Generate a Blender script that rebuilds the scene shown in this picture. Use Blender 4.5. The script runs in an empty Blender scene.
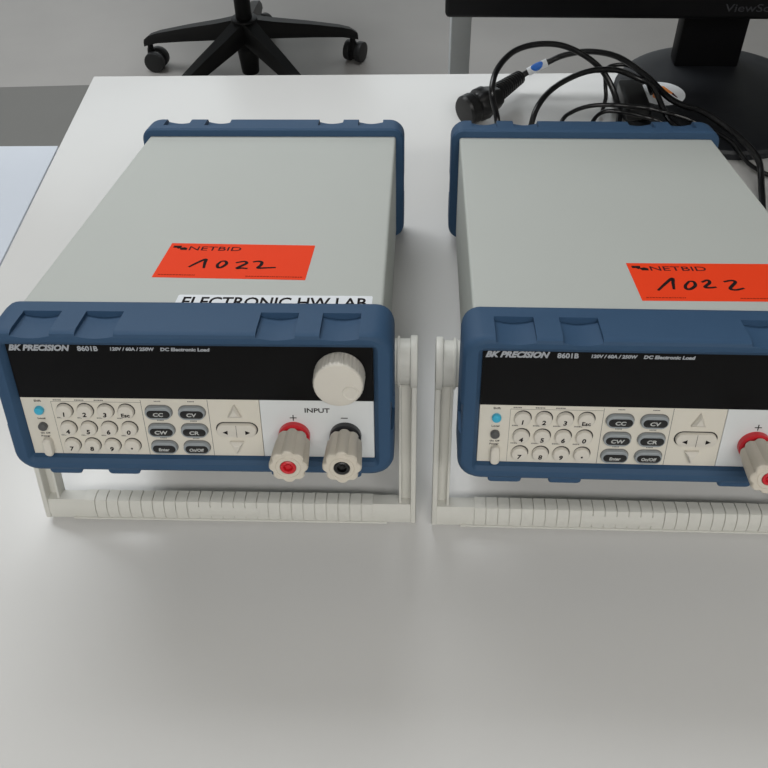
import bpy, bmesh, math, random
from mathutils import Vector, Matrix
random.seed(7)
SC = bpy.context.scene
COL = SC.collection
PI = math.pi

# ---------------------------------------------------------------- camera
PITCH, ROLL, CAMZ = 0.8057, -0.0245, 0.5159
fw = Vector((0, math.cos(PITCH), -math.sin(PITCH)))
r0 = Vector((1, 0, 0)); u0 = r0.cross(fw)
c_, s_ = math.cos(ROLL), math.sin(ROLL)
rr = c_ * r0 + s_ * u0
uu = -s_ * r0 + c_ * u0
cam_d = bpy.data.cameras.new('camera'); cam = bpy.data.objects.new('camera', cam_d); COL.objects.link(cam)
M3 = Matrix((rr, uu, -fw)).transposed()
cam.matrix_world = Matrix.Translation((0, 0, CAMZ)) @ M3.to_4x4()
cam_d.sensor_width = 36; cam_d.lens = 36 * 907.73 / 768; cam_d.clip_start = 0.01
SC.camera = cam

# ---------------------------------------------------------------- light
w = bpy.data.worlds.new('world'); SC.world = w; w.use_nodes = True
w.node_tree.nodes['Background'].inputs[0].default_value = (0.93, 0.97, 1.0, 1)
w.node_tree.nodes['Background'].inputs[1].default_value = 0.36

def area(name, loc, target, sx, sy, power, col):
    d = bpy.data.lights.new(name, 'AREA'); d.shape = 'RECTANGLE'; d.size = sx; d.size_y = sy; d.energy = power; d.color = col
    o = bpy.data.objects.new(name, d); COL.objects.link(o); o.location = loc
    o.rotation_euler = (Vector(target) - Vector(loc)).to_track_quat('-Z', 'Y').to_euler()
    return o
area('window_light', (-0.8, 5.85, 0.75), (-0.8, 0, 0.65), 5.0, 1.7, 26, (0.88, 0.95, 1.0))
area('ceiling_light_front', (-1.0, 2.15, 2.03), (-1.0, 2.15, 0), 2.4, 1.0, 66, (0.95, 0.98, 1.0))
area('ceiling_light_back', (0.2, -1.7, 2.03), (0.2, -1.7, 0), 2.6, 0.7, 62, (1.0, 0.985, 0.96))  # unseen fill lamp added behind the camera to brighten the unit fronts

SC.view_settings.view_transform = 'Standard'; SC.view_settings.look = 'None'
SC.view_settings.gamma = 1; SC.view_settings.use_curve_mapping = False
SC.view_settings.exposure = -0.14

# ---------------------------------------------------------------- materials
def srgb(r, g, b):
    f = lambda c: (c / 255 / 12.92) if c / 255 <= 0.04045 else ((c / 255 + 0.055) / 1.055) ** 2.4
    return (f(r), f(g), f(b), 1)
def mat(name, rgb, rough=0.5, metal=0.0, noise=0.0, nscale=30, bump=0.0, bscale=400, coat=0.0, spec=0.5, coat_rough=0.1):
    m = bpy.data.materials.new(name); m.use_nodes = True; nt = m.node_tree; b = nt.nodes['Principled BSDF']
    b.inputs['Base Color'].default_value = srgb(*rgb); b.inputs['Roughness'].default_value = rough
    b.inputs['Metallic'].default_value = metal; b.inputs['Specular IOR Level'].default_value = spec
    b.inputs['Coat Weight'].default_value = coat; b.inputs['Coat Roughness'].default_value = coat_rough
    tc = nt.nodes.new('ShaderNodeTexCoord')
    if noise > 0:
        n = nt.nodes.new('ShaderNodeTexNoise'); n.inputs['Scale'].default_value = nscale; n.inputs['Detail'].default_value = 4
        nt.links.new(tc.outputs['Object'], n.inputs['Vector'])
        mx = nt.nodes.new('ShaderNodeMixRGB')
        c = srgb(*rgb); mx.inputs[1].default_value = tuple(x * (1 - noise) for x in c[:3]) + (1,)
        mx.inputs[2].default_value = tuple(min(1, x * (1 + noise)) for x in c[:3]) + (1,)
        nt.links.new(n.outputs['Fac'], mx.inputs[0]); nt.links.new(mx.outputs[0], b.inputs['Base Color'])
    if bump > 0:
        n2 = nt.nodes.new('ShaderNodeTexNoise'); n2.inputs['Scale'].default_value = bscale
        nt.links.new(tc.outputs['Object'], n2.inputs['Vector'])
        bp = nt.nodes.new('ShaderNodeBump'); bp.inputs['Strength'].default_value = bump; bp.inputs['Distance'].default_value = 0.0004
        nt.links.new(n2.outputs['Fac'], bp.inputs['Height']); nt.links.new(bp.outputs[0], b.inputs['Normal'])
    return m
M = dict(
    desk=mat('white_laminate', (213, 212, 210), 0.26, spec=0.45, noise=0.012, nscale=9),
    desk2=mat('cool_white_laminate', (208, 214, 224), 0.24, spec=0.5, noise=0.012, nscale=9),  # bluish reflection painted into the side desk's white
    edge=mat('desk_edging', (196, 198, 200), 0.4),
    deskleg=mat('grey_powder_coat', (196, 200, 202), 0.5, noise=0.03, nscale=60),
    floor=mat('grey_floor', (154, 151, 148), 0.5, noise=0.10, nscale=4),
    wall=mat('white_wall_paint', (222, 222, 218), 0.8, noise=0.02, nscale=3),
    mat=mat('dark_floor_covering', (112, 111, 108), 0.7, noise=0.06, nscale=3, bump=0.2, bscale=300),  # darker floor tone with the shadow band painted in
    case=mat('case_paint', (186, 189, 184), 0.55, spec=0.35, bump=0.15, bscale=1500, noise=0.015, nscale=14),
    blue=mat('blue_rubber', (54, 82, 112), 0.6, spec=0.25, bump=0.2, bscale=1800, noise=0.03, nscale=40),
    cream=mat('cream_plastic', (220, 215, 203), 0.45, noise=0.012, nscale=40),
    white=mat('cool_white_plastic', (222, 225, 226), 0.42, noise=0.012, nscale=40),
    bail=mat('bail_plastic', (214, 213, 206), 0.45, noise=0.015, nscale=30),
    key=mat('key_plastic', (216, 211, 201), 0.4, noise=0.015, nscale=90),
    post=mat('terminal_plastic', (212, 204, 190), 0.45, noise=0.02, nscale=90),
    fkey=mat('grey_key', (150, 156, 160), 0.35, noise=0.02, nscale=90),
    glass=mat('display_window', (7, 7, 9), 0.3, spec=0.2, noise=0.02, nscale=5),
    dark=mat('dark_gap', (40, 38, 36), 0.7, noise=0.02, nscale=50),
    print_=mat('grey_print', (118, 116, 112), 0.6, noise=0.02),
    black=mat('black_plastic', (17, 17, 18), 0.38, noise=0.04, nscale=40),
    monblack=mat('monitor_black', (8, 8, 10), 0.5, spec=0.2, noise=0.04, nscale=30),
    screen=mat('screen_glass', (6, 6, 7), 0.25, spec=0.3, noise=0.02),
    basebl=mat('monitor_base_black', (28, 30, 34), 0.5, spec=0.35, noise=0.05, nscale=8),
    cable=mat('cable_rubber', (18, 18, 20), 0.3, noise=0.03, nscale=60),
    chair=mat('chair_black', (13, 13, 14), 0.5, spec=0.3, noise=0.05, nscale=20),
    wheel=mat('caster_grey', (30, 31, 32), 0.5, noise=0.04, nscale=30),
    steel=mat('steel', (170, 172, 174), 0.3, metal=1.0, noise=0.02),
    cyan=mat('cyan_key', (62, 178, 212), 0.35, noise=0.02),
    dgrey=mat('dark_grey_key', (84, 84, 84), 0.4, noise=0.02),
    red=mat('red_plastic', (206, 34, 46), 0.35, noise=0.02),
    blackring=mat('black_ring', (34, 34, 37), 0.35, noise=0.02),
    label=mat('orange_label', (240, 66, 26), 0.7, spec=0.15, noise=0.015, nscale=25),
    paper=mat('white_label', (228, 231, 235), 0.5, noise=0.01),
    ink=mat('black_ink', (30, 26, 28), 0.85, spec=0.1, noise=0.02),
    navyink=mat('navy_ink', (72, 30, 34), 0.85, spec=0.1, noise=0.02),
    brown=mat('fine_print', (160, 46, 24), 0.85, spec=0.1, noise=0.02),
    silver=mat('silver_print', (170, 174, 180), 0.5, noise=0.02),
    mark=mat('key_mark_light', (190, 192, 190), 0.5, noise=0.02),
    orange=mat('orange_print', (232, 140, 60), 0.5, noise=0.15, nscale=200),
    bluep=mat('blue_print', (38, 110, 205), 0.5, noise=0.12, nscale=300),
    faint=mat('faint_print', (32, 33, 38), 0.4, noise=0.02),
    fabric=mat('chair_fabric', (34, 36, 42), 0.9, noise=0.1, nscale=300),
)

# ---------------------------------------------------------------- helpers
def link(name, me, m, parent=None, smooth=True):
    ob = bpy.data.objects.new(name, me); COL.objects.link(ob)
    if m is not None and len(me.materials) == 0: me.materials.append(m)
    if parent is not None: ob.parent = parent
    return ob
def finish(name, bm, m, parent=None, smooth=30):
    bmesh.ops.recalc_face_normals(bm, faces=bm.faces)
    me = bpy.data.meshes.new(name); bm.to_mesh(me); bm.free()
    if smooth:
        for p in me.polygons: p.use_smooth = True
        me.set_sharp_from_angle(angle=math.radians(smooth))
    return link(name, me, m, parent)
def thing(name, label, cat, loc=(0, 0, 0), rz=0, group=None):
    o = bpy.data.objects.new(name, None); COL.objects.link(o); o.location = loc; o.rotation_euler = (0, 0, rz)
    o['label'] = label; o['category'] = cat
    if group: o['group'] = group
    o.empty_display_size = 0.05
    return o
def box(bm, x0, x1, y0, y1, z0, z1, bev=0.0, seg=2, mtx=None):
    vs = [bm.verts.new((x, y, z)) for x in (x0, x1) for y in (y0, y1) for z in (z0, z1)]
    fs = [bm.faces.new([vs[i] for i in f]) for f in ((0, 1, 3, 2), (4, 6, 7, 5), (0, 4, 5, 1), (2, 3, 7, 6), (0, 2, 6, 4), (1, 5, 7, 3))]
    allv = vs
    if bev > 0:
        es = list({e for f in fs for e in f.edges})
        r = bmesh.ops.bevel(bm, geom=es, offset=bev, segments=seg, profile=0.5, affect='EDGES')
        allv = list({v for v in vs if v.is_valid} | set(r['verts']))
    if mtx is not None:
        for v in allv: v.co = mtx @ v.co
    return allv
def loft(bm, loops, cap0=True, cap1=True, closed=False):
    rings = [[bm.verts.new(p) for p in lp] for lp in loops]
    n = len(rings[0])
    pairs = list(zip(rings[:-1], rings[1:]))
    if closed: pairs.append((rings[-1], rings[0]))
    for a, b in pairs:
        for i in range(n):
            bm.faces.new((a[i], a[(i + 1) % n], b[(i + 1) % n], b[i]))
    if not closed:
        if cap0: bm.faces.new(rings[0][::-1])
        if cap1: bm.faces.new(rings[-1])
    return rings
def rrect(hw, hh, r, n=6, cx=0, cz=0):
    """rounded rectangle, as (u, w) points"""
    pts = []
    for (sx, sz, a0) in ((1, 1, 0), (-1, 1, PI / 2), (-1, -1, PI), (1, -1, 3 * PI / 2)):
        for k in range(n + 1):
            a = a0 + PI / 2 * k / n
            pts.append((cx + sx * (hw - r) + r * math.cos(a), cz + sz * (hh - r) + r * math.sin(a)))
    return pts
def lathe_y(bm, prof, cx, cz, n=40, fn=None):
    """profile of (y, r) swept round the axis parallel to y"""
    loops = []
    for (y, r) in prof:
        lp = []
        for k in range(n):
            a = 2 * PI * k / n
            rr_ = r if fn is None else fn(r, a, y)
            lp.append((cx + rr_ * math.cos(a), y, cz + rr_ * math.sin(a)))
        loops.append(lp)
    loft(bm, loops)
def cyl(bm, p0, p1, r_0, r_1=None, n=32, bev=0.0):
    r_1 = r_0 if r_1 is None else r_1
    p0, p1 = Vector(p0), Vector(p1); d = (p1 - p0); L = d.length; d.normalize()
    q = d.to_track_quat('Z', 'Y').to_matrix()
    st = [(0, r_0), (L, r_1)] if bev <= 0 else [(0, r_0 - bev), (bev * .3, r_0 - bev * .3), (bev, r_0), (L - bev, r_1), (L - bev * .3, r_1 - bev * .3), (L, r_1 - bev)]
    loft(bm, [[p0 + q @ Vector((r * math.cos(2 * PI * k / n), r * math.sin(2 * PI * k / n), h)) for k in range(n)] for h, r in st])
def spline(pts, sub=10):
    P = [Vector(p) for p in pts]; out = []
    for i in range(len(P) - 1):
        a = P[i - 1] if i else P[0] * 2 - P[1]; b, c = P[i], P[i + 1]; d = P[i + 2] if i + 2 < len(P) else P[-1] * 2 - P[-2]
        for k in range(sub):
            t = k / sub
            out.append(0.5 * ((2 * b) + (c - a) * t + (2 * a - 5 * b + 4 * c - d) * t * t + (3 * b - a - 3 * c + d) * t ** 3))
    out.append(P[-1]); return out
def tube(bm, pts, r, n=12, sub=10, path=None):
    C = path or spline(pts, sub); rings = []
    up = Vector((0, 0, 1)); prev = None
    for i, p in enumerate(C):
        t = (C[min(i + 1, len(C) - 1)] - C[max(i - 1, 0)]).normalized()
        if prev is None:
            a = t.orthogonal().normalized()
        else:
            a = (prev - t * prev.dot(t)).normalized()
        prev = a; b = t.cross(a)
        rad = r(i / (len(C) - 1)) if callable(r) else r
        rings.append([p + (a * math.cos(2 * PI * k / n) + b * math.sin(2 * PI * k / n)) * rad for k in range(n)])
    loft(bm, rings)
def text_mesh(body, size, shear=0.0, offset=0.0, xs=1.0, spacing=1.0, extrude=0.00008, align='LEFT'):
    """letters as a mesh in the xy plane, cap height = size, width scaled by xs; returns (mesh, width)"""
    cu = bpy.data.curves.new('letters', 'FONT'); cu.body = body; cu.size = size / 0.729; cu.shear = shear; cu.offset = offset
    cu.space_character = spacing; cu.extrude = extrude; cu.resolution_u = 3
    ob = bpy.data.objects.new('letters', cu); COL.objects.link(ob)
    dg = bpy.context.evaluated_depsgraph_get(); dg.update()
    me = bpy.data.meshes.new_from_object(ob.evaluated_get(dg))
    bpy.data.objects.remove(ob); bpy.data.curves.remove(cu)
    xs_ = [v.co.x for v in me.vertices]; x0, x1 = min(xs_), max(xs_)
    for v in me.vertices:
        v.co.x = (v.co.x - x0) * xs
    wdt = (x1 - x0) * xs
    if align == 'CENTER':
        for v in me.vertices: v.co.x -= wdt / 2
    return me, wdt
def text_fit(body, height, width, **k):
    me, wd = text_mesh(body, height, **k)
    f = width / wd
    for v in me.vertices: v.co.x *= f
    return me
def add_me(bm, me, mtx):
    t = bmesh.new(); t.from_mesh(me); t.transform(mtx)
    tmp = bpy.data.meshes.new('tmp'); t.to_mesh(tmp); t.free(); bm.from_mesh(tmp); bpy.data.meshes.remove(tmp); bpy.data.meshes.remove(me)
FRONT = lambda u, w, v: Matrix.Translation((u, v, w)) @ Matrix.Rotation(PI / 2, 4, 'X')   # text facing -v
TOP = lambda u, v, w, a=0: Matrix.Translation((u, v, w)) @ Matrix.Rotation(a, 4, 'Z')
def ribbon(bm, pts, wd, th, mtx, sub=6):
    """flat pen stroke in the xy plane"""
    C = spline([(p[0], p[1], 0) for p in pts], sub); L = []; R = []
    for i, p in enumerate(C):
        t = (C[min(i + 1, len(C) - 1)] - C[max(i - 1, 0)]); t.normalize(); nrm = Vector((-t.y, t.x, 0))
        f = 0.7 + 0.3 * math.sin(PI * i / (len(C) - 1))
        L.append(p + nrm * wd / 2 * f); R.append(p - nrm * wd / 2 * f)
    loops = [[mtx @ L[i], mtx @ R[i], mtx @ (R[i] + Vector((0, 0, th))), mtx @ (L[i] + Vector((0, 0, th)))] for i in range(len(C))]
    loft(bm, loops)
def bool_cut(ob, cutter_bm):
    me = bpy.data.meshes.new('cutter'); bmesh.ops.recalc_face_normals(cutter_bm, faces=cutter_bm.faces); cutter_bm.to_mesh(me); cutter_bm.free()
    co = bpy.data.objects.new('cutter', me); COL.objects.link(co)
    md = ob.modifiers.new('cut', 'BOOLEAN'); md.operation = 'DIFFERENCE'; md.object = co; md.solver = 'EXACT'
    dg = bpy.context.evaluated_depsgraph_get(); dg.update()
    nm = bpy.data.meshes.new_from_object(ob.evaluated_get(dg))
    ob.modifiers.clear(); old = ob.data; ob.data = nm; bpy.data.meshes.remove(old)
    bpy.data.objects.remove(co); bpy.data.meshes.remove(me)
    for p in nm.polygons: p.use_smooth = True
    nm.set_sharp_from_angle(angle=math.radians(28))

# ---------------------------------------------------------------- setting
bm = bmesh.new(); box(bm, -4, 4, -3, 6, -0.78, -0.74)
fl = finish('floor', bm, M['floor'], smooth=0); fl['kind'] = 'structure'
for nm, b_ in (('wall_back', (-4.1, 4.1, 6, 6.1, -.74, 2.06)), ('wall_front', (-4.1, 4.1, -3.1, -3, -.74, 2.06)), ('wall_left', (-4.1, -4, -3, 6, -.74, 2.06)), ('wall_right', (4, 4.1, -3, 6, -.74, 2.06)), ('ceiling', (-4.1, 4.1, -3.1, 6.1, 2.06, 2.12))):
    bm = bmesh.new(); box(bm, *b_); o = finish(nm, bm, M['wall'], smooth=0); o['kind'] = 'structure'
bm = bmesh.new(); box(bm, -2.6, 2.2, -1.6, 2.40, -.74, -.734, .002); shade_ob = finish('floor_mat', bm, M['mat'], smooth=40)  # thin dark sheet added in place of a soft shadow on the floor
shade_ob['label'] = 'dark grey sheet standing in for the floor shadow left of the desk corner'; shade_ob['category'] = 'mat'  # not a real mat: sheet added in place of the floor shadow

def desk(name, label, x0, x1, y0, y1, loc, rz, m, col_x, group=None, base=True):
    t = thing(name, label, 'desk', loc, rz, group)
    bm = bmesh.new(); box(bm, x0, x1, y0, y1, -0.025, 0.0, 0.0012); finish('desktop', bm, m, t, 40)
    ym = (y0 + y1) / 2
    for cx in col_x:
        bm = bmesh.new()
        box(bm, cx - .0175, cx + .0175, ym - .0175, ym + .0175, -0.70, -0.03, .002)
        box(bm, cx - .025, cx + .025, y0 + .06, y1 - .06, -0.727, -0.70, .004)
        box(bm, cx - .02, cx + .02, y0 + .08, y1 - .08, -0.05, -0.0255, .002)
        box(bm, cx - .02, cx + .02, y0 + .10, y0 + .14, -0.734, -0.727); box(bm, cx - .02, cx + .02, y1 - .14, y1 - .10, -0.734, -0.727)
        finish('leg', bm, M['deskleg'], t, 40)
    bm = bmesh.new(); box(bm, col_x[0] + .02, col_x[1] - .02, ym - .015, ym + .015, -0.12, -0.06, .002)
    finish('crossbeam', bm, M['deskleg'], t, 40)
    return t
TA = -0.0364
desk('desk', 'white laminate office desk carrying the two electronic loads and the monitor base', 0, 1.8, -0.95, 0, (-0.334, 1.0112, 0), TA, M['desk'], (0.35, 1.5))
desk('desk', 'white laminate side desk butted against the left edge of the desk with the instruments', -1.5, -0.0012, -1.05, -0.152, (-0.334, 1.0112, 0), TA, M['desk2'], (-1.3, -0.35))
desk('desk', 'desk with a square grey metal leg standing behind the monitor', -0.03, 1.45, -0.33, 0.33, (0.150, 1.56, 0), 0, M['desk'], (0.0, 1.3))

# ---------------------------------------------------------------- electronic loads
Z0, TILT = 0.1313, 0.2232
def fset(o): o.location = (0, 0, Z0); o.rotation_euler = (-TILT, 0, 0); return o
POCK = [(-96.5, -74.5), (-60.5, -39), (39, 60.5), (74, 95.5)]
def ring_loops(back, front, topw=0.0505):
    """bumper ring from back (v large) to front (v small)"""
    L = [(.1076, .0449, .003, back, 0), (.1120, .0490, .007, back, 0), (.1150, topw, .010, back - math.copysign(.003, back - front), 0)]
    return L
def bumper(front_side):
    bm = bmesh.new()
    if front_side:
        spec = [(.1072, .0446, .002, .0020, 0), (.1072, .0446, .002, .033, 0), (.1115, .0475, .008, .033, .0016), (.1133, .0483, .010, .0312, .0018), (.1140, .0487, .011, .028, .0018),
                (.1140, .0487, .012, .0005, .0018), (.1133, .0482, .012, -.0022, .0018), (.1118, .0472, .012, -.0040, .0018), (.1095, .0455, .010, -.0048, .0018),
                (.1055, .0422, .004, -.0044, .0018), (.1038, .0397, .002, -.0026, .0018), (.1027, .0386, .0015, .0008, .0018)]
    else:
        spec = [(.1060, .0430, .004, .372, 0), (.1072, .0446, .002, .368, 0), (.1072, .0446, .002, .3442, 0), (.1122, .0490, .008, .3442, .001), (.1138, .0500, .010, .3460, .0014), (.1143, .0502, .011, .349, .0014),
                (.1143, .0502, .012, .368, .0014), (.1135, .0496, .012, .3715, .0014), (.1110, .0472, .010, .374, .001)]
    loft(bm, [[(p[0], v, p[1]) for p in rrect(hw, hh, r, 6, 0, cz)] for hw, hh, r, v, cz in spec], closed=True)
    ob = finish('front_bumper' if front_side else 'rear_bumper', bm, M['blue'])
    cb = bmesh.new()
    for a, b in POCK:
        a /= 1000; b /= 1000; mid = (a + b) / 2; n = 10
        pts = [(a, .056), (a, .0492)] + [(a + (b - a) * k / n, .0480 - .0014 * math.sin(PI * k / n)) for k in range(n + 1)][0:] + [(b, .0492), (b, .056)]
        v0, v1 = (-.02, .0195) if front_side else (.3535, .39)
        loft(cb, [[(p[0], v, p[1]) for p in pts] for v in (v0, v1)])
    bool_cut(ob, cb)
    cb = bmesh.new()
    for s in (-1, 1):
        x0, x1 = sorted((s * .1123, s * .120))
        v0, v1 = (-.02, .020) if front_side else (.3535, .39)
        box(cb, x0, x1, v0, v1, -.014, .006)
    bool_cut(ob, cb)
    # stacking lugs below
    bm = bmesh.new(); bm.from_mesh(ob.data)
    for a, b in POCK:
        a /= 1000; b /= 1000
        v0, v1 = (-.002, .018) if front_side else (.356, .367)
        lp = [[(p[0], v, p[1]) for p in rrect((b - a) / 2 * .9 + g, .003 + g, .0022, 4, (a + b) / 2, -.0478 if front_side else -.0468)] for v, g in ((v0, -.0008), (v0 + .001, 0), (v1 - .001, 0), (v1, -.0008))]
        loft(bm, lp)
    bm.to_mesh(ob.data); bm.free()
    for p in ob.data.polygons: p.use_smooth = True
    ob.data.set_sharp_from_angle(angle=math.radians(28))
    return ob.data, ob
def capsule(hw, hh, cx, cz, n=8): return rrect(hw, hh, min(hw, hh) * .999, n, cx, cz)
def slab_front(bm, loop, v0, v1, bev=.0004, cx=0, cz=0):
    """loop of (u,w) extruded from v0 (back) to v1 (front, smaller), shrinking by bev at the front"""
    def shr(f):
        return [((p[0] - cx) * f + cx, (p[1] - cz) * f + cz) for p in loop]
    R = max(abs(p[0] - cx) for p in loop)
    f = 1 - bev / R
    loft(bm, [[(p[0], v0, p[1]) for p in loop], [(p[0], v1 + bev, p[1]) for p in loop],
              [(p[0], v1 + bev * .3, p[1]) for p in shr(1 - bev * .3 / R)], [(p[0], v1, p[1]) for p in shr(f)]])

CACHE = {}
def electronic_load(label, loc, rz, sticker_tl, sticker_dir, strokes, print_pts, has_lab_label):
    t = thing('electronic_load', label, 'electronic load', loc, rz, 'electronic loads on the desk')
    P = lambda name, key, build, m, parent=None, tilt=True, smooth=30: part(t, name, key, build, m, parent, tilt, smooth)
    # case
    def b(bm):
        loft(bm, [[(p[0], v, p[1]) for p in rrect(hw, hh, .0022, 4)] for hw, hh, v in ((.1066, .0440, .0032), (.1072, .0446, .0038), (.1072, .0446, .3685), (.106, .0434, .369))])
    case = P('case', 'case', b, M['case'])
    def b(bm): loft(bm, [[(p[0], v, p[1]) for p in rrect(.105, .0425, .002, 4)] for v in (.369, .3708)])
    P('rear_panel', 'rearp', b, M['dark'])
    for fs in (True, False):
        key = 'bump%s' % fs
        if key not in CACHE:
            me, ob = bumper(fs); CACHE[key] = me; ob.parent = t
        else:
            ob = link('front_bumper' if fs else 'rear_bumper', CACHE[key], None, t)
        fset(ob); ob['label'] = 'blue rubber %s bumper' % ('front' if fs else 'rear')
    # display window
    def b(bm): box(bm, -.1025, .1025, -.0002, .0034, .0042, .0402)
    disp = P('display_window', 'disp', b, M['glass'], smooth=0); disp['label'] = 'black glossy display window'
    def b(bm):
        add_me(bm, text_fit('BK PRECISION', .0037, .0350, shear=.32, offset=.00024), FRONT(-.1012, .0362, -.0003))
        add_me(bm, text_fit('8601B', .0031, .0116, offset=.00013), FRONT(-.0622, .0362, -.0003))
        add_me(bm, text_fit('120V / 60A / 250W', .0021, .0248, shear=.1, offset=.00012), FRONT(-.0437, .0366, -.0003))
        add_me(bm, text_fit('DC Electronic Load', .0021, .0276, shear=.1, offset=.00012), FRONT(-.0155, .0366, -.0003))
    P('lettering', 'dlet', b, M['silver'], disp, tilt=False, smooth=0)
    # keypad / input panels
    def b(bm):
        box(bm, -.1025, .0364, .0000, .0034, -.0366, .0041, .0002, 1)
    kp = P('keypad_panel', 'kp', b, M['cream'], smooth=0)
    def b(bm): box(bm, .0367, .1025, .0000, .0034, -.0366, .0041, .0002, 1)
    ip = P('input_panel', 'ip', b, M['white'], smooth=0)
    def b(bm):
        box(bm, -.0851, -.0849, -.00008, .001, -.0366, .0014); box(bm, -.0851, -.0325, -.00008, .001, .0013, .0015)
        box(bm, -.0325, -.0322, -.00008, .001, -.0366, .0030); box(bm, .0064, .0067, -.00008, .001, -.0366, .0038)
        rnd = random.Random(3)
        for u in (-.0885, -.0765, -.0645):   # tiny illegible captions above the keys
            pass
        for w_, us in ((.0021, (-.0815, -.0690, -.0575)), (-.0105, (-.0815, -.0695, -.0580, -.0460)), (-.0231, (-.0815, -.0695, -.0575, -.0455))):
            for u in us:
                x = u - .002
                L = rnd.choice((.004, .0048, .0035))
                while L > 0:
                    d = rnd.choice((.0005, .0007, .0009)); box(bm, x, x + d, -.00006, .001, w_, w_ + .0008); x += d + .0002; L -= d + .0002
        for u, w_ in ((-.0225, .0020), (-.0030, .0020), (-.0225, -.0115), (-.0030, -.0118), (-.0225, -.0243), (-.0030, -.0243)):
            x = u - .002
            for k in range(5): box(bm, x, x + .0006, -.00006, .001, w_, w_ + .0007); x += .0008
    P('printed_marks', 'pm', b, M['print_'], kp, tilt=False, smooth=0)
    def b(bm):
        for s, u, w_, h in (('Shift', -.0927, .0012, .0014), ('Local', -.0929, -.0112, .0013), ('On', -.0945, -.0218, .0011), ('Off', -.0912, -.0218, .0011), ('Power', -.0930, -.0240, .0012)):
            me, _ = text_mesh(s, h, align='CENTER', offset=.00002, xs=1.25); add_me(bm, me, FRONT(u, w_, -.0001))
    P('key_captions', 'kcap', b, M['dark'], kp, tilt=False, smooth=0)
    def b(bm):
        me, _ = text_mesh('INPUT', .0031, xs=1.22, align='CENTER', offset=.00008); add_me(bm, me, FRONT(.0698, -.0042, -.0001))
        box(bm, .0536, .0576, -.00008, .001, -.0085, -.0079); box(bm, .0553, .0559, -.00008, .001, -.0102, -.0062)
        box(bm, .0833, .0873, -.00008, .001, -.0083, -.0077)
    P('lettering', 'ilet', b, M['dark'], ip, tilt=False, smooth=0)
    # round keys
    rows = [('1', '2', '3', 'Esc'), ('4', '5', '6', '0'), ('7', '8', '9', '.')]
    for ri, row in enumerate(rows):
        for ci, ch in enumerate(row):
            cu, cw = -.0779 + .01205 * ci, (-.0048, -.0172, -.0296)[ri]
            def b(bm): lathe_y(bm, [(.0015, .0047), (-.0017, .0047), (-.0023, .0044), (-.0026, .0037), (-.0027, .002)], 0, 0, 28)
            k = P('key', 'key', b, M['key'], tilt=False); k.location = (cu, 0, cw)
            place_tilt(k, cu, 0, cw)
            def b(bm, ch=ch):
                if ch == '.':
                    lathe_y(bm, [(0, .0006), (-.0002, .0006)], 0, -.0006, 12)
                else:
                    me, _ = text_mesh(ch, .0030 if ch != 'Esc' else .0026, shear=.1 if ch != 'Esc' else 0, align='CENTER', xs=1.1, offset=.00014 if ch != 'Esc' else .00010); add_me(bm, me, FRONT(0, -.0026, 0))
            d = P('key_lettering', 'kl' + ch, b, M['ink'], k, tilt=False, smooth=0); d.location = (0, -.0027, 0)
            def b(bm): lathe_y(bm, [(.001, .0050), (-.00006, .0050)], 0, 0, 28)
            d = P('key_well', 'kwell', b, M['dark'], k, tilt=False, smooth=0); d.location = (0.0003, 0, 0.0004)
    # function keys
    for row, cw in ((('CC', 'CV'), -.0050), (('CW', 'CR'), -.0178), (('Enter', 'On/Off'), -.0302)):
        for ch, cu in zip(row, (-.0227, -.0032)):
            def b(bm): slab_front(bm, capsule(.0078, .0043, 0, 0), .001, -.0024, .0006)
            k = P('function_key', 'fk', b, M['fkey'], tilt=False); place_tilt(k, cu, 0, cw)
            def b(bm): slab_front(bm, capsule(.0068, .0026, 0, 0), .0005, -.0002, .0001)
            d = P('key_cap', 'fkc', b, M['black'], k, tilt=False); d.location = (0.0002, -.0024, -.0003)
            def b(bm, ch=ch):
                me, wd = text_mesh(ch, .0025 if len(ch) == 2 else .0021, align='CENTER', xs=1.25 if len(ch) == 2 else 1.0, shear=.1, offset=.00010); add_me(bm, me, FRONT(0, -.00125, 0))
            d = P('key_lettering', 'fkl' + ch, b, M['mark'], k, tilt=False, smooth=0); d.location = (0.0002, -.0027, -.0003)
            def b(bm): slab_front(bm, capsule(.0082, .0047, 0, 0), .001, -.0001, .00005)
            d = P('key_well', 'fkw', b, M['print_'], k, tilt=False, smooth=0); d.location = (0.0001, 0, .0002)
    # arrows
    for nm, pts, (cu, cw) in (('up_arrow_key', ((-.0040, -.0038), (.0040, -.0038), (.0004, .0048)), (.0216, -.0036)), ('down_arrow_key', ((-.0040, .0038), (.0040, .0038), (-.0002, -.0048)), (.0212, -.0290))):
        def b(bm, pts=pts):
            lp = lambda f, v: [(p[0] * f, v, p[1] * f) for p in pts]
            loft(bm, [lp(1, .001), lp(1, -.0018), lp(.55, -.0034)])
        k = P(nm, nm, b, M['key'], tilt=False, smooth=0); place_tilt(k, cu, 0, cw)
    def b(bm): slab_front(bm, capsule(.0116, .0044, 0, 0), .001, -.0026, .0007)
    k = P('side_arrow_key', 'lr', b, M['key'], tilt=False); place_tilt(k, .0220, 0, -.0168)
    def b(bm): slab_front(bm, capsule(.0124, .0050, 0, 0), .001, -.0001, .00005)
    P('key_well', 'lrw', b, M['dark'], k, tilt=False, smooth=0)
    def b(bm):
        for s in (-1, 1):
            pts = [(s * .0080, -.0008), (s * .0052, -.0022), (s * .0052, .0006)]
            if s > 0: pts = pts[::-1]
            loft(bm, [[(p[0], v, p[1]) for p in pts] for v in (-.0024, -.0028)])
        box(bm, -.0001, .0001, -.0027, -.0024, -.0042, .0042)
    P('arrow_marks', 'lrm', b, M['ink'], k, tilt=False, smooth=0)
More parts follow.
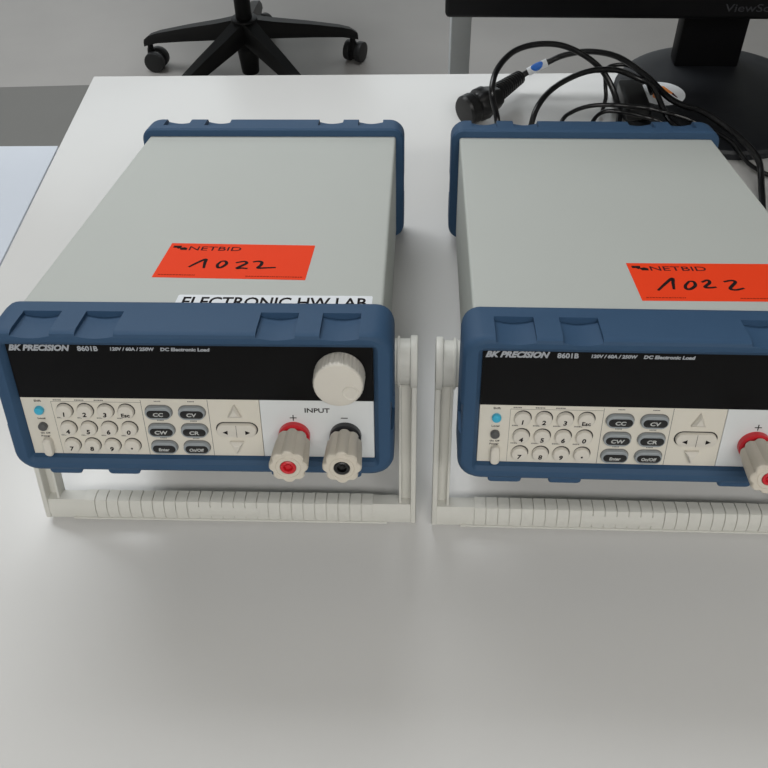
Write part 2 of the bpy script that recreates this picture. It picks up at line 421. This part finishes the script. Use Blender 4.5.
    for nm, u, w_, m in (('shift_key', -.0927, -.0044, M['cyan']), ('local_key', -.0929, -.0160, M['dgrey'])):
        def b(bm): lathe_y(bm, [(.001, .0027), (-.0019, .0027), (-.0025, .0023), (-.0029, .0014), (-.003, .0005)], 0, 0, 24)
        k = P(nm, nm, b, m, tilt=False); place_tilt(k, u, 0, w_)
        k['label'] = 'cyan round key' if nm == 'shift_key' else 'dark grey round key'
    def b(bm):
        slab_front(bm, rrect(.0027, .0062, .0026, 6), .001, -.0045, .0012)
    k = P('power_button', 'pw', b, M['key'], tilt=False); place_tilt(k, -.0922, 0, -.0302)
    # rotary knob
    def b(bm):
        def fn(r, a, y): return r + (.00022 * (1 if int(a * 72 / (2 * PI)) % 2 else -1) if (-.0112 < y < -.0015 and r > .0138) else 0)
        lathe_y(bm, [(.001, .0142), (-.0012, .0143), (-.0016, .0143), (-.0108, .0140), (-.0118, .0138), (-.0126, .0132), (-.0130, .0122), (-.0130, .006)], 0, 0, 144, fn)
    k = P('rotary_knob', 'knob', b, M['key'], tilt=False); place_tilt(k, .0838, 0, .0226)
    def b(bm):
        lathe_y(bm, [(.0004, .0047), (-.0002, .0047), (-.00045, .0044), (-.0003, .0040), (.0002, .0030), (.0004, .001)], 0, 0, 28)
    d = P('finger_dimple', 'dim', b, M['key'], k, tilt=False); d.location = (.0068, -.0130, -.0044)
    # binding posts
    for u, m, mi, lab in ((.0556, M['red'], M['red'], 'red ringed plus terminal'), (.0857, M['blackring'], M['black'], 'black ringed minus terminal')):
        def b(bm):
            n = 64
            def fn(r, a, y):
                return r * (1 + .068 * math.cos(8 * a) - .02 * math.cos(16 * a)) if r > .0085 else r
            lathe_y(bm, [(-.0062, .0070), (-.0066, .0090), (-.0080, .0096), (-.0200, .0102), (-.0285, .0106), (-.0302, .0104), (-.0310, .0096), (-.0310, .0072), (-.0307, .0070), (-.0310, .0068), (-.0310, .0047), (-.0270, .0045), (-.0268, .0030)], 0, 0, n, fn)
        k = P('binding_post', 'post', b, M['post'], tilt=False); place_tilt(k, u, 0, -.0203); k['label'] = lab
        def b(bm): lathe_y(bm, [(.001, .0093), (-.0034, .0093), (-.0044, .0086), (-.0045, .006)], 0, 0, 36)
        P('terminal_ring', 'tr' + m.name, b, m, k, tilt=False)
        def b(bm): lathe_y(bm, [(-.004, .0064), (-.0064, .0064)], 0, 0, 24)
        P('terminal_shaft', 'ts', b, M['steel'], k, tilt=False)
        def b(bm): lathe_y(bm, [(-.026, .0045), (-.0312, .0044), (-.0316, .0038), (-.0312, .0027), (-.0290, .0024), (-.0288, .0014), (-.0300, .0012), (-.0300, .0003)], 0, 0, 28)
        P('jack_socket', 'js' + mi.name, b, mi, k, tilt=False)
    # bail handle (tilt stand); its own frame: origin at pivot, arm axis down and forward
    PY, PZ = .0488, .1200
    ang = math.atan2(.0305, .118); L = .1229
    def bmt(p):  # (u, n, s): n forward normal, s down the arm
        u, n, s = p; n += .002
        return (u, PY - s * math.sin(ang) - n * math.cos(ang), PZ - s * math.cos(ang) + n * math.sin(ang))
    def bb(bm, u0_, u1_, n0, n1, s0, s1, bev=.0006):
        vs = box(bm, min(u0_, u1_), max(u0_, u1_), n0, n1, s0, s1, bev)
        for v in vs: v.co = bmt(v.co)
    def b(bm):
        for s in (-1, 1):
            bb(bm, s * .1238, s * .1274, -.007, .0072, 0, L - .0005, .001)      # outer flange
            bb(bm, s * .1165, s * .1245, -.007, -.001, .010, L - .012, .0006)   # web
            bb(bm, s * .1160, s * .1178, -.007, .0040, .012, L - .012, .0005)   # inner rib
            cyl(bm, (s * .1230, PY, PZ), (s * .1275, PY, PZ), .0165, n=48, bev=.0008)
        # crossbar body with gently bowed front
        prof = []
        for k in range(9):
            a = k / 8; prof.append((.0052 + .0014 * math.sin(PI * a), L - .0155 + .0155 * a))
        pts = [(-.005, L - .0155)] + [(-.001, L - .0163)] + prof + [(-.005, L)]
        loft(bm, [[bmt((u, n, s)) for n, s in pts] for u in (-.1245, .1245)])
        bb(bm, -.108, .108, -.005, .0072, L - .0012, L, .0003)
    P('tilt_bail', 'bail', b, M['bail'], tilt=False); 
    bl = [c for c in t.children if c.name.startswith('tilt_bail')][0]
    bl['label'] = 'cream plastic carrying handle folded under as stand'
    def b(bm):
        n = 25; p = .1977 / n
        for k in range(n):
            u0_ = -.0987 + k * p; u1_ = u0_ + p - .0007
            um = (u0_ + u1_) / 2
            pts = [(.0045, L - .0240), (.0045, L - .0010)] + [(.0064 + .0014 * math.sin(PI * j / 8), L - .0010 - .0225 * j / 8) for j in range(9)]
            pts = [(-.004, L - .0163), (.001, L - .0145), (.001, L - .0020)] + [(.0063 + .0013 * math.sin(PI * j / 8), L - .0014 - .0143 * j / 8) for j in range(9)] + [(.0045, L - .0166), (.0015, L - .0171), (-.004, L - .0171)]
            loft(bm, [[bmt((u, n_, s)) for n_, s in pts] for u in (u0_, u1_)])
        pts = [(.002, L - .0120), (.002, L - .0045)] + [(.0066 + .0012 * math.sin(PI * (j + 1.2) / 8.4), L - .0045 - .0075 * j / 6) for j in range(7)]
        loft(bm, [[bmt((u, n_, s)) for n_, s in pts] for u in (-.026, .0215)])
    P('grip_ribs', 'ribs', b, M['bail'], bl, tilt=False, smooth=25)
    for s in (-1, 1):
        def b(bm):
            cyl(bm, (s * .1074, PY, PZ), (s * .1236, PY, PZ), .0145, n=48)
            cyl(bm, (s * .1150, PY, PZ), (s * .1166, PY, PZ), .0160, n=48, bev=.0004)
        P('pivot_hub', 'hub%d' % s, b, M['bail'], tilt=False)
    # stickers
    tx, ty = sticker_tl; dx, dy = sticker_dir; a = math.atan2(dy, dx)
    SM = Matrix.Translation((tx / 1000, ty / 1000, .0446)) @ Matrix.Rotation(a, 4, 'Z')
    def b(bm): box(bm, 0, .0958, -.0500, 0, 0, .00015, mtx=SM)
    st = P('auction_label', None, b, M['label'], smooth=0); st['label'] = 'orange red lot sticker numbered 1022'
    def b(bm):
        for name in strokes: ribbon(bm, [(p[0] / 1000, p[1] / 1000) for p in strokes[name]], .0022, .00012, SM @ Matrix.Translation((0, 0, .00015)))
    P('handwriting', None, b, M['ink'], st, tilt=False, smooth=0)
    def b(bm):
        me = text_fit('NETBID', .0062, .0345, offset=.00002); add_me(bm, me, SM @ Matrix.Translation((.0135, -.0105, .0002)))
    P('lettering', None, b, M['navyink'], st, tilt=False, smooth=0)
    def b(bm):
        # small emblem: dark arrow-like block and grey block
        for poly in (((.0025, -.0042), (.0078, -.0042), (.0078, -.0070), (.0062, -.0086), (.0048, -.0070), (.0025, -.0070)), ((.0070, -.0076), (.0100, -.0062), (.0122, -.0076), (.0122, -.0102), (.0082, -.0102))):
            loft(bm, [[SM @ Vector((p[0], p[1], z)) for p in poly] for z in (.0001, .0003)])
    P('emblem', None, b, M['ink'], st, tilt=False, smooth=0)
    for x0, x1, y in ((.003, .0265, -.0468), (.058, .0935, -.0470)):
        def b(bm):
            rnd = random.Random(5); x = x0
            while x < x1:
                d = rnd.choice((.0008, .0012, .0016)); box(bm, x, min(x + d, x1), y, y + .0009, .0001, .0003, mtx=SM); x += d + .0004
        P('fine_print', None, b, M['brown'], st, tilt=False, smooth=0)
    if has_lab_label:
        def b(bm):
            loft(bm, [[(p[0], p[1], z) for p in rrect(.0580, .0062, .0012, 4, .0424, .0449)] for z in (.0446, .04475)])
        lb = P('lab_label', None, b, M['paper'], smooth=0); lb['label'] = 'white lab name label'
        def b(bm): add_me(bm, text_fit('ELECTRONIC HW LAB', .0118, .1090, offset=.00025), TOP(-.0118, .0368, .0448))
        P('lettering', None, b, M['ink'], lb, tilt=False, smooth=0)
    return t
def part(t, name, key, build, m, parent, tilt, smooth):
    if key and key in CACHE:
        ob = bpy.data.objects.new(name, CACHE[key]); COL.objects.link(ob)
    else:
        bm = bmesh.new(); build(bm); ob = finish(name, bm, m, None, smooth)
        if key: CACHE[key] = ob.data
    ob.parent = parent or t
    if tilt: fset(ob)
    return ob
def place_tilt(o, u, v, w_):
    c, s = math.cos(TILT), math.sin(TILT)
    o.location = (u, v * c + w_ * s, Z0 - v * s + w_ * c); o.rotation_euler = (-TILT, 0, 0)

S1 = {'one': [(19.7, -35.3), (23.4, -29.4), (28.0, -23.7), (28.6, -29), (29.6, -36.4)], 'zero': [(38.7, -26.2), (37.3, -31.0), (38.5, -35.1), (40.8, -34.4), (42.7, -29.6), (41.2, -26.0), (38.7, -26.2)],
      'two': [(48.4, -28.0), (53.3, -25.9), (55.5, -28.1), (53.6, -31.3), (50.6, -35.6), (53.7, -35.4), (57.4, -35.9)], 'second_two': [(59.1, -26.4), (62.5, -25.2), (64.9, -26.7), (64.9, -30.9), (63.7, -34.7), (68.3, -34.5), (75.0, -33.7)]}
S2 = {'one': [(12.0, -37.1), (18.6, -27.8), (24.1, -21.1), (23.0, -28), (21.8, -35.5)], 'zero': [(33.5, -24.7), (29.8, -30.5), (29.4, -34.8), (32.0, -34.8), (35.7, -30.4), (36.0, -25.5), (33.5, -24.7)],
      'two': [(40.7, -26.0), (44.8, -23.1), (45.2, -26.6), (41.0, -32.3), (44.1, -33.1), (47.8, -32.2)], 'second_two': [(54.1, -25.2), (59.2, -23.4), (60.9, -25.7), (55.6, -33.8), (58.3, -35.8), (63.9, -33.4)]}
electronic_load('grey and blue bench electronic load with a white label below its orange sticker', (-.1086, .3561, 0), -.0492, (-36.5, 123.9), (95.8, -2.5), S1, None, True)
electronic_load('grey and blue bench electronic load in front of the monitor, no white label on top', (.1565, .3405, 0), -.0596, (-8.3, 101.5), (95.8, 1.4), S2, None, False)

# ---------------------------------------------------------------- monitor
t = thing('computer_monitor', 'black flat computer monitor on a round base behind the right electronic load', 'monitor', (.395, .945, 0), -.07)
bm = bmesh.new()
def rr_z(hx, hy, n, cx=0, cy=0): return [(cx + hx * math.cos(2 * PI * k / n), cy + hy * math.sin(2 * PI * k / n)) for k in range(n)]
bx, by = -.019, -.033
loft(bm, [[(p[0], p[1], z) for p in rr_z(.112 + g, .117 + g, 72, bx, by)] for g, z in ((-.004, 0), (0, .002), (0, .008), (-.002, .0110), (-.008, .0128), (-.03, .0132))])
base = finish('base', bm, M['basebl'], t)
bm = bmesh.new(); box(bm, -.057, .015, .026, .052, .012, .30, .003); finish('stand_column', bm, M['monblack'], t)
bm = bmesh.new(); box(bm, -.320, .320, -.012, .022, .0838, .47, .005, 3); box(bm, -.20, .20, .02, .048, .14, .40, .01, 3)
hs = finish('housing', bm, M['monblack'], t)
bm = bmesh.new(); box(bm, -.300, .300, -.0128, -.010, .112, .452); finish('screen', bm, M['screen'], t, 0)
bm = bmesh.new(); add_me(bm, text_fit('ViewSonic', .0085, .066, offset=.00005), Matrix.Translation((-.028, -.0122, .0935)) @ Matrix.Rotation(PI / 2, 4, 'X')); finish('lettering', bm, M['faint'], hs, 0)
# oval sticker on the base
sx, sy = .3121 - .395, .9140 - .945
cr, sr = math.cos(.07), math.sin(.07); sx, sy = sx * cr - sy * sr, sx * sr + sy * cr
bm = bmesh.new(); loft(bm, [[(p[0], p[1], z) for p in rr_z(.0255, .0255, 48, sx, sy)] for z in (.0131, .01335)])
stk = finish('round_sticker', bm, M['paper'], base, 0); stk['label'] = 'white round sticker with orange emblem'
bm = bmesh.new()
loft(bm, [[(sx + p[0], sy + p[1], z) for p in ((.001, .016), (.005, .0155), (.012, .002), (.0135, -.004), (.010, -.001), (.002, .008))] for z in (.0133, .01355)])
loft(bm, [[(sx + p[0], sy + p[1], z) for p in ((-.010, -.002), (-.006, .001), (-.004, -.006), (-.008, -.012), (-.011, -.008))] for z in (.0133, .01355)])
finish('emblem', bm, M['orange'], stk, 0)
bm = bmesh.new()
loft(bm, [[(sx + p[0], sy + p[1], z) for p in ((.0105, -.002), (.0125, .0015), (.016, -.009), (.0145, -.0085))] for z in (.0133, .0136)])
finish('emblem_tip', bm, M['navyink'], stk, 0)

# ---------------------------------------------------------------- cables
def cable(name, label, pts, r, group='black cables behind the right electronic load', cat='cable'):
    bm = bmesh.new(); tube(bm, pts, r, 12, 10); o = finish(name, bm, M['cable'])
    o['label'] = label; o['category'] = cat; o['group'] = group
    return o
lab_path = [(0.1599, 0.951, 0.016), (0.1697, 0.9527, 0.022), (0.19, 0.9541, 0.032), (0.21, 0.9587, 0.038), (0.237, 0.9574, 0.042), (0.2652, 0.943, 0.042), (0.2894, 0.9127, 0.036), (0.3067, 0.8757, 0.03), (0.3200, 0.8560, 0.030), (0.3330, 0.8440, 0.031), (0.3480, 0.8230, 0.029), (0.3625, 0.7950, 0.026), (0.3735, 0.7700, 0.018), (0.3700, 0.7400, 0.008), (0.3589, 0.6957, 0.0045)]
pc = thing('power_cable', 'thick black mains cable with a round ribbed plug and a blue and white tag', 'cable', (.13, .92, 0))
off = Vector((.13, .92, 0))
bm = bmesh.new(); tube(bm, [Vector(p) - off for p in lab_path], .0033, 12, 10); finish('cord', bm, M['cable'], pc)
# tag wrapped round the cord between two path points
C = spline(lab_path, 10)
seg = [p - off for p in C[10:21]]
bm = bmesh.new(); tube(bm, None, .0046, 20, path=seg); tag_o = finish('cable_tag', bm, M['paper'], pc); tag_o['label'] = 'white wrapped tag with blue logo'
bm = bmesh.new(); tube(bm, None, lambda q: .0028 + .0017 * math.sin(PI * q), 20, path=[p + Vector((0, -.0006, .0010)) for p in seg[1:10]]); finish('tag_print', bm, M['bluep'], tag_o)
# strain relief and plug
a0 = Vector((.1290, .9120, .018)) - off; a1 = Vector((.1600, .9510, .0165)) - off
d = (a1 - a0).normalized(); Ln = (a1 - a0).length
bm = bmesh.new()
path = [a0 + d * Ln * i / 66 for i in range(67)]
tube(bm, None, lambda q: (.0098 - .0030 * q) + (.0010 if int(q * 66) % 6 < 3 else -.0008), 20, path=path)
finish('strain_relief', bm, M['black'], pc, 50)
b0 = Vector((.0950, .8810, .0172)) - off; bd = Vector((.031, .022, .001)).normalized()
bm = bmesh.new()
nb = 40; rs = [(-.004, .008), (-.0035, .0140), (-.001, .0160), (.008, .0164), (.010, .0150), (.013, .0150), (.016, .0165), (.026, .0168), (.030, .0150), (.036, .0135), (.044, .011)]
q = bd.to_track_quat('Z', 'Y').to_matrix()
loft(bm, [[b0 + q @ Vector((r * (1 + (.05 * math.cos(6 * 2 * PI * k / nb) if h > .011 else 0)) * math.cos(2 * PI * k / nb), r * (1 + (.05 * math.cos(6 * 2 * PI * k / nb) if h > .011 else 0)) * math.sin(2 * PI * k / nb), h)) for k in range(nb)] for h, r in rs])
plug = finish('plug', bm, M['black'], pc)
for s in ():
    bm = bmesh.new(); o0 = b0 + q @ Vector((0, s * .0095, 0)); cyl(bm, o0 + bd * .002, o0 - bd * .017, .0024, n=16, bev=.0006); finish('pin', bm, M['steel'], plug)

cable('cable', 'black cable making the tallest loop, crossing in front of the ribbed plug', [(0.127, 0.790, 0.004), (0.123, 0.805, 0.018), (0.1203, 0.8243, 0.04), (0.1142, 0.8308, 0.065), (0.1211, 0.8562, 0.075), (0.1399, 0.8836, 0.08), (0.1644, 0.8989, 0.08), (0.192, 0.9067, 0.075), (0.2162, 0.9058, 0.065), (0.237, 0.9036, 0.05), (0.2494, 0.8947, 0.035), (0.2554, 0.8795, 0.022), (0.2525, 0.8527, 0.0185), (0.2389, 0.8114, 0.004)], .0031)
cable('cable', 'black cable arching in the middle, second loop from the plug', [(0.1499, 0.790, 0.004), (0.1520, 0.8100, 0.020), (0.156, 0.8235, 0.035), (0.1628, 0.837, 0.045), (0.1774, 0.8576, 0.05), (0.1988, 0.8778, 0.052), (0.2244, 0.8922, 0.053), (0.2529, 0.8985, 0.050), (0.2771, 0.8990, 0.040), (0.2925, 0.8880, 0.0355), (0.3010, 0.8640, 0.0225), (0.3090, 0.8400, 0.0170), (0.3355, 0.815, 0.0175)], .0030)
cable('cable', 'thin black cable in a low arch running on past the monitor base front', [(0.1785, 0.800, 0.003), (0.1805, 0.8133, 0.016), (0.1883, 0.8326, 0.03), (0.2001, 0.8447, 0.033), (0.2196, 0.8523, 0.035), (0.2425, 0.8532, 0.035), (0.2714, 0.8513, 0.033), (0.2919, 0.8476, 0.03), (0.3179, 0.8429, 0.024), (0.3383, 0.8320, 0.0185), (0.357, 0.8070, 0.0175), (0.3682, 0.7811, 0.009), (0.3851, 0.7643, 0.005), (0.4037, 0.7565, 0.003), (.45, .74, .003)], .0022)
cable('cable', 'thin black cable in the smallest arch, nearest to the monitor base', [(0.209, 0.808, 0.003), (0.2128, 0.8201, 0.012), (0.2234, 0.8448, 0.022), (0.2355, 0.8571, 0.025), (0.2501, 0.8557, 0.026), (0.271, 0.8466, 0.026), (0.2918, 0.8381, 0.023), (0.307, 0.8274, 0.018)], .0022)
cable('cable', 'thin black cable curled up in front of the round white sticker', [(0.2984, 0.9052, 0.018), (0.2935, 0.9264, 0.026), (0.2786, 0.9375, 0.034), (0.2628, 0.9406, 0.034), (0.2518, 0.9337, 0.032), (0.2487, 0.9152, 0.026), (0.2490, 0.905, 0.014), (0.2440, 0.893, 0.0023)], .0022)
t = thing('power_adapter', 'black power adapter block under the cables at the left rim of the monitor base', 'adapter', (.2745, .889, .0134), -.02)
bm = bmesh.new(); box(bm, -.0125, .0125, -.034, .030, 0, .0165, .004, 4); finish('body', bm, M['black'], t)
bm = bmesh.new(); cyl(bm, (0, .029, .008), (0, .038, .008), .004, .003, n=16); finish('strain_relief', bm, M['black'], t)

# ---------------------------------------------------------------- office chair
FZ = -.74
t = thing('office_chair', 'black swivel office chair with five-star caster base on the grey floor behind the desk', 'chair', (-.352, 2.405, FZ), 0)
R = .300
bm = bmesh.new()
cyl(bm, (0, 0, .030), (0, 0, .110), .024, .030, bev=.003); cyl(bm, (0, 0, .10), (0, 0, .186), .030, .036, bev=.004); finish('hub', bm, M['chair'], t)
bm = bmesh.new(); cyl(bm, (0, 0, .16), (0, 0, .37), .022, .021, bev=.002); cyl(bm, (0, 0, .15), (0, 0, .40), .015); finish('gas_lift', bm, M['chair'], t)
for k in range(5):
    a = math.radians(18 + 72 * k + (2 if k == 0 else 0))
    ca, sa = math.cos(a), math.sin(a)
    bm = bmesh.new()
    st = [(.015, .030, .136, .186), (.08, .027, .124, .166), (.18, .022, .106, .140), (.27, .018, .088, .114), (.300, .016, .078, .102), (.318, .012, .070, .088)]
    loops = []
    for (r, hw, z0, z1) in st:
        lp = [(-hw, z0), (hw, z0), (hw * .95, z0 + (z1 - z0) * .6), (hw * .6, z1), (-hw * .6, z1), (-hw * .95, z0 + (z1 - z0) * .6)]
        loops.append([(r * ca - p[0] * sa, r * sa + p[0] * ca, p[1]) for p in lp])
    loft(bm, loops); finish('leg', bm, M['chair'], t, 50)
    px, py = .305 * ca, .305 * sa
    # caster, wheel axis roughly tangential with a per-caster swivel
    sw = a + PI / 2 + (.75, .9, .1, .9, .3)[k]
    ax = Vector((math.cos(sw), math.sin(sw), 0)); fwv = Vector((-math.sin(sw), math.cos(sw), 0)); ctr = Vector((px, py, .029)) + fwv * (-.012 if k == 0 else .012)
    bm = bmesh.new(); cyl(bm, (px, py, .045), (px, py, .082), .008); cyl(bm, ctr - ax * .007, ctr + ax * .007, .024, n=28); 
    cyl(bm, Vector((px, py, .040)), Vector((px, py, .062)), .013, .010); cs = finish('caster', bm, M['chair'], t)
    for s in (-1, 1):
        bm = bmesh.new(); cyl(bm, ctr + ax * s * .0085, ctr + ax * s * .027, .029, n=32, bev=.003); finish('wheel', bm, M['wheel'], cs)
bm = bmesh.new(); box(bm, -.10, .10, -.12, .12, .37, .40, .006); finish('seat_mechanism', bm, M['chair'], t)
bm = bmesh.new(); box(bm, -.24, .24, -.23, .23, .40, .47, .028, 4); finish('seat', bm, M['fabric'], t)
bm = bmesh.new(); box(bm, -.03, .03, .20, .27, .38, .60, .008); box(bm, -.03, .03, .08, .24, .378, .396, .004); finish('back_support', bm, M['chair'], t)
bm = bmesh.new(); box(bm, -.22, .22, .23, .29, .56, 1.08, .026, 4); finish('backrest', bm, M['fabric'], t)
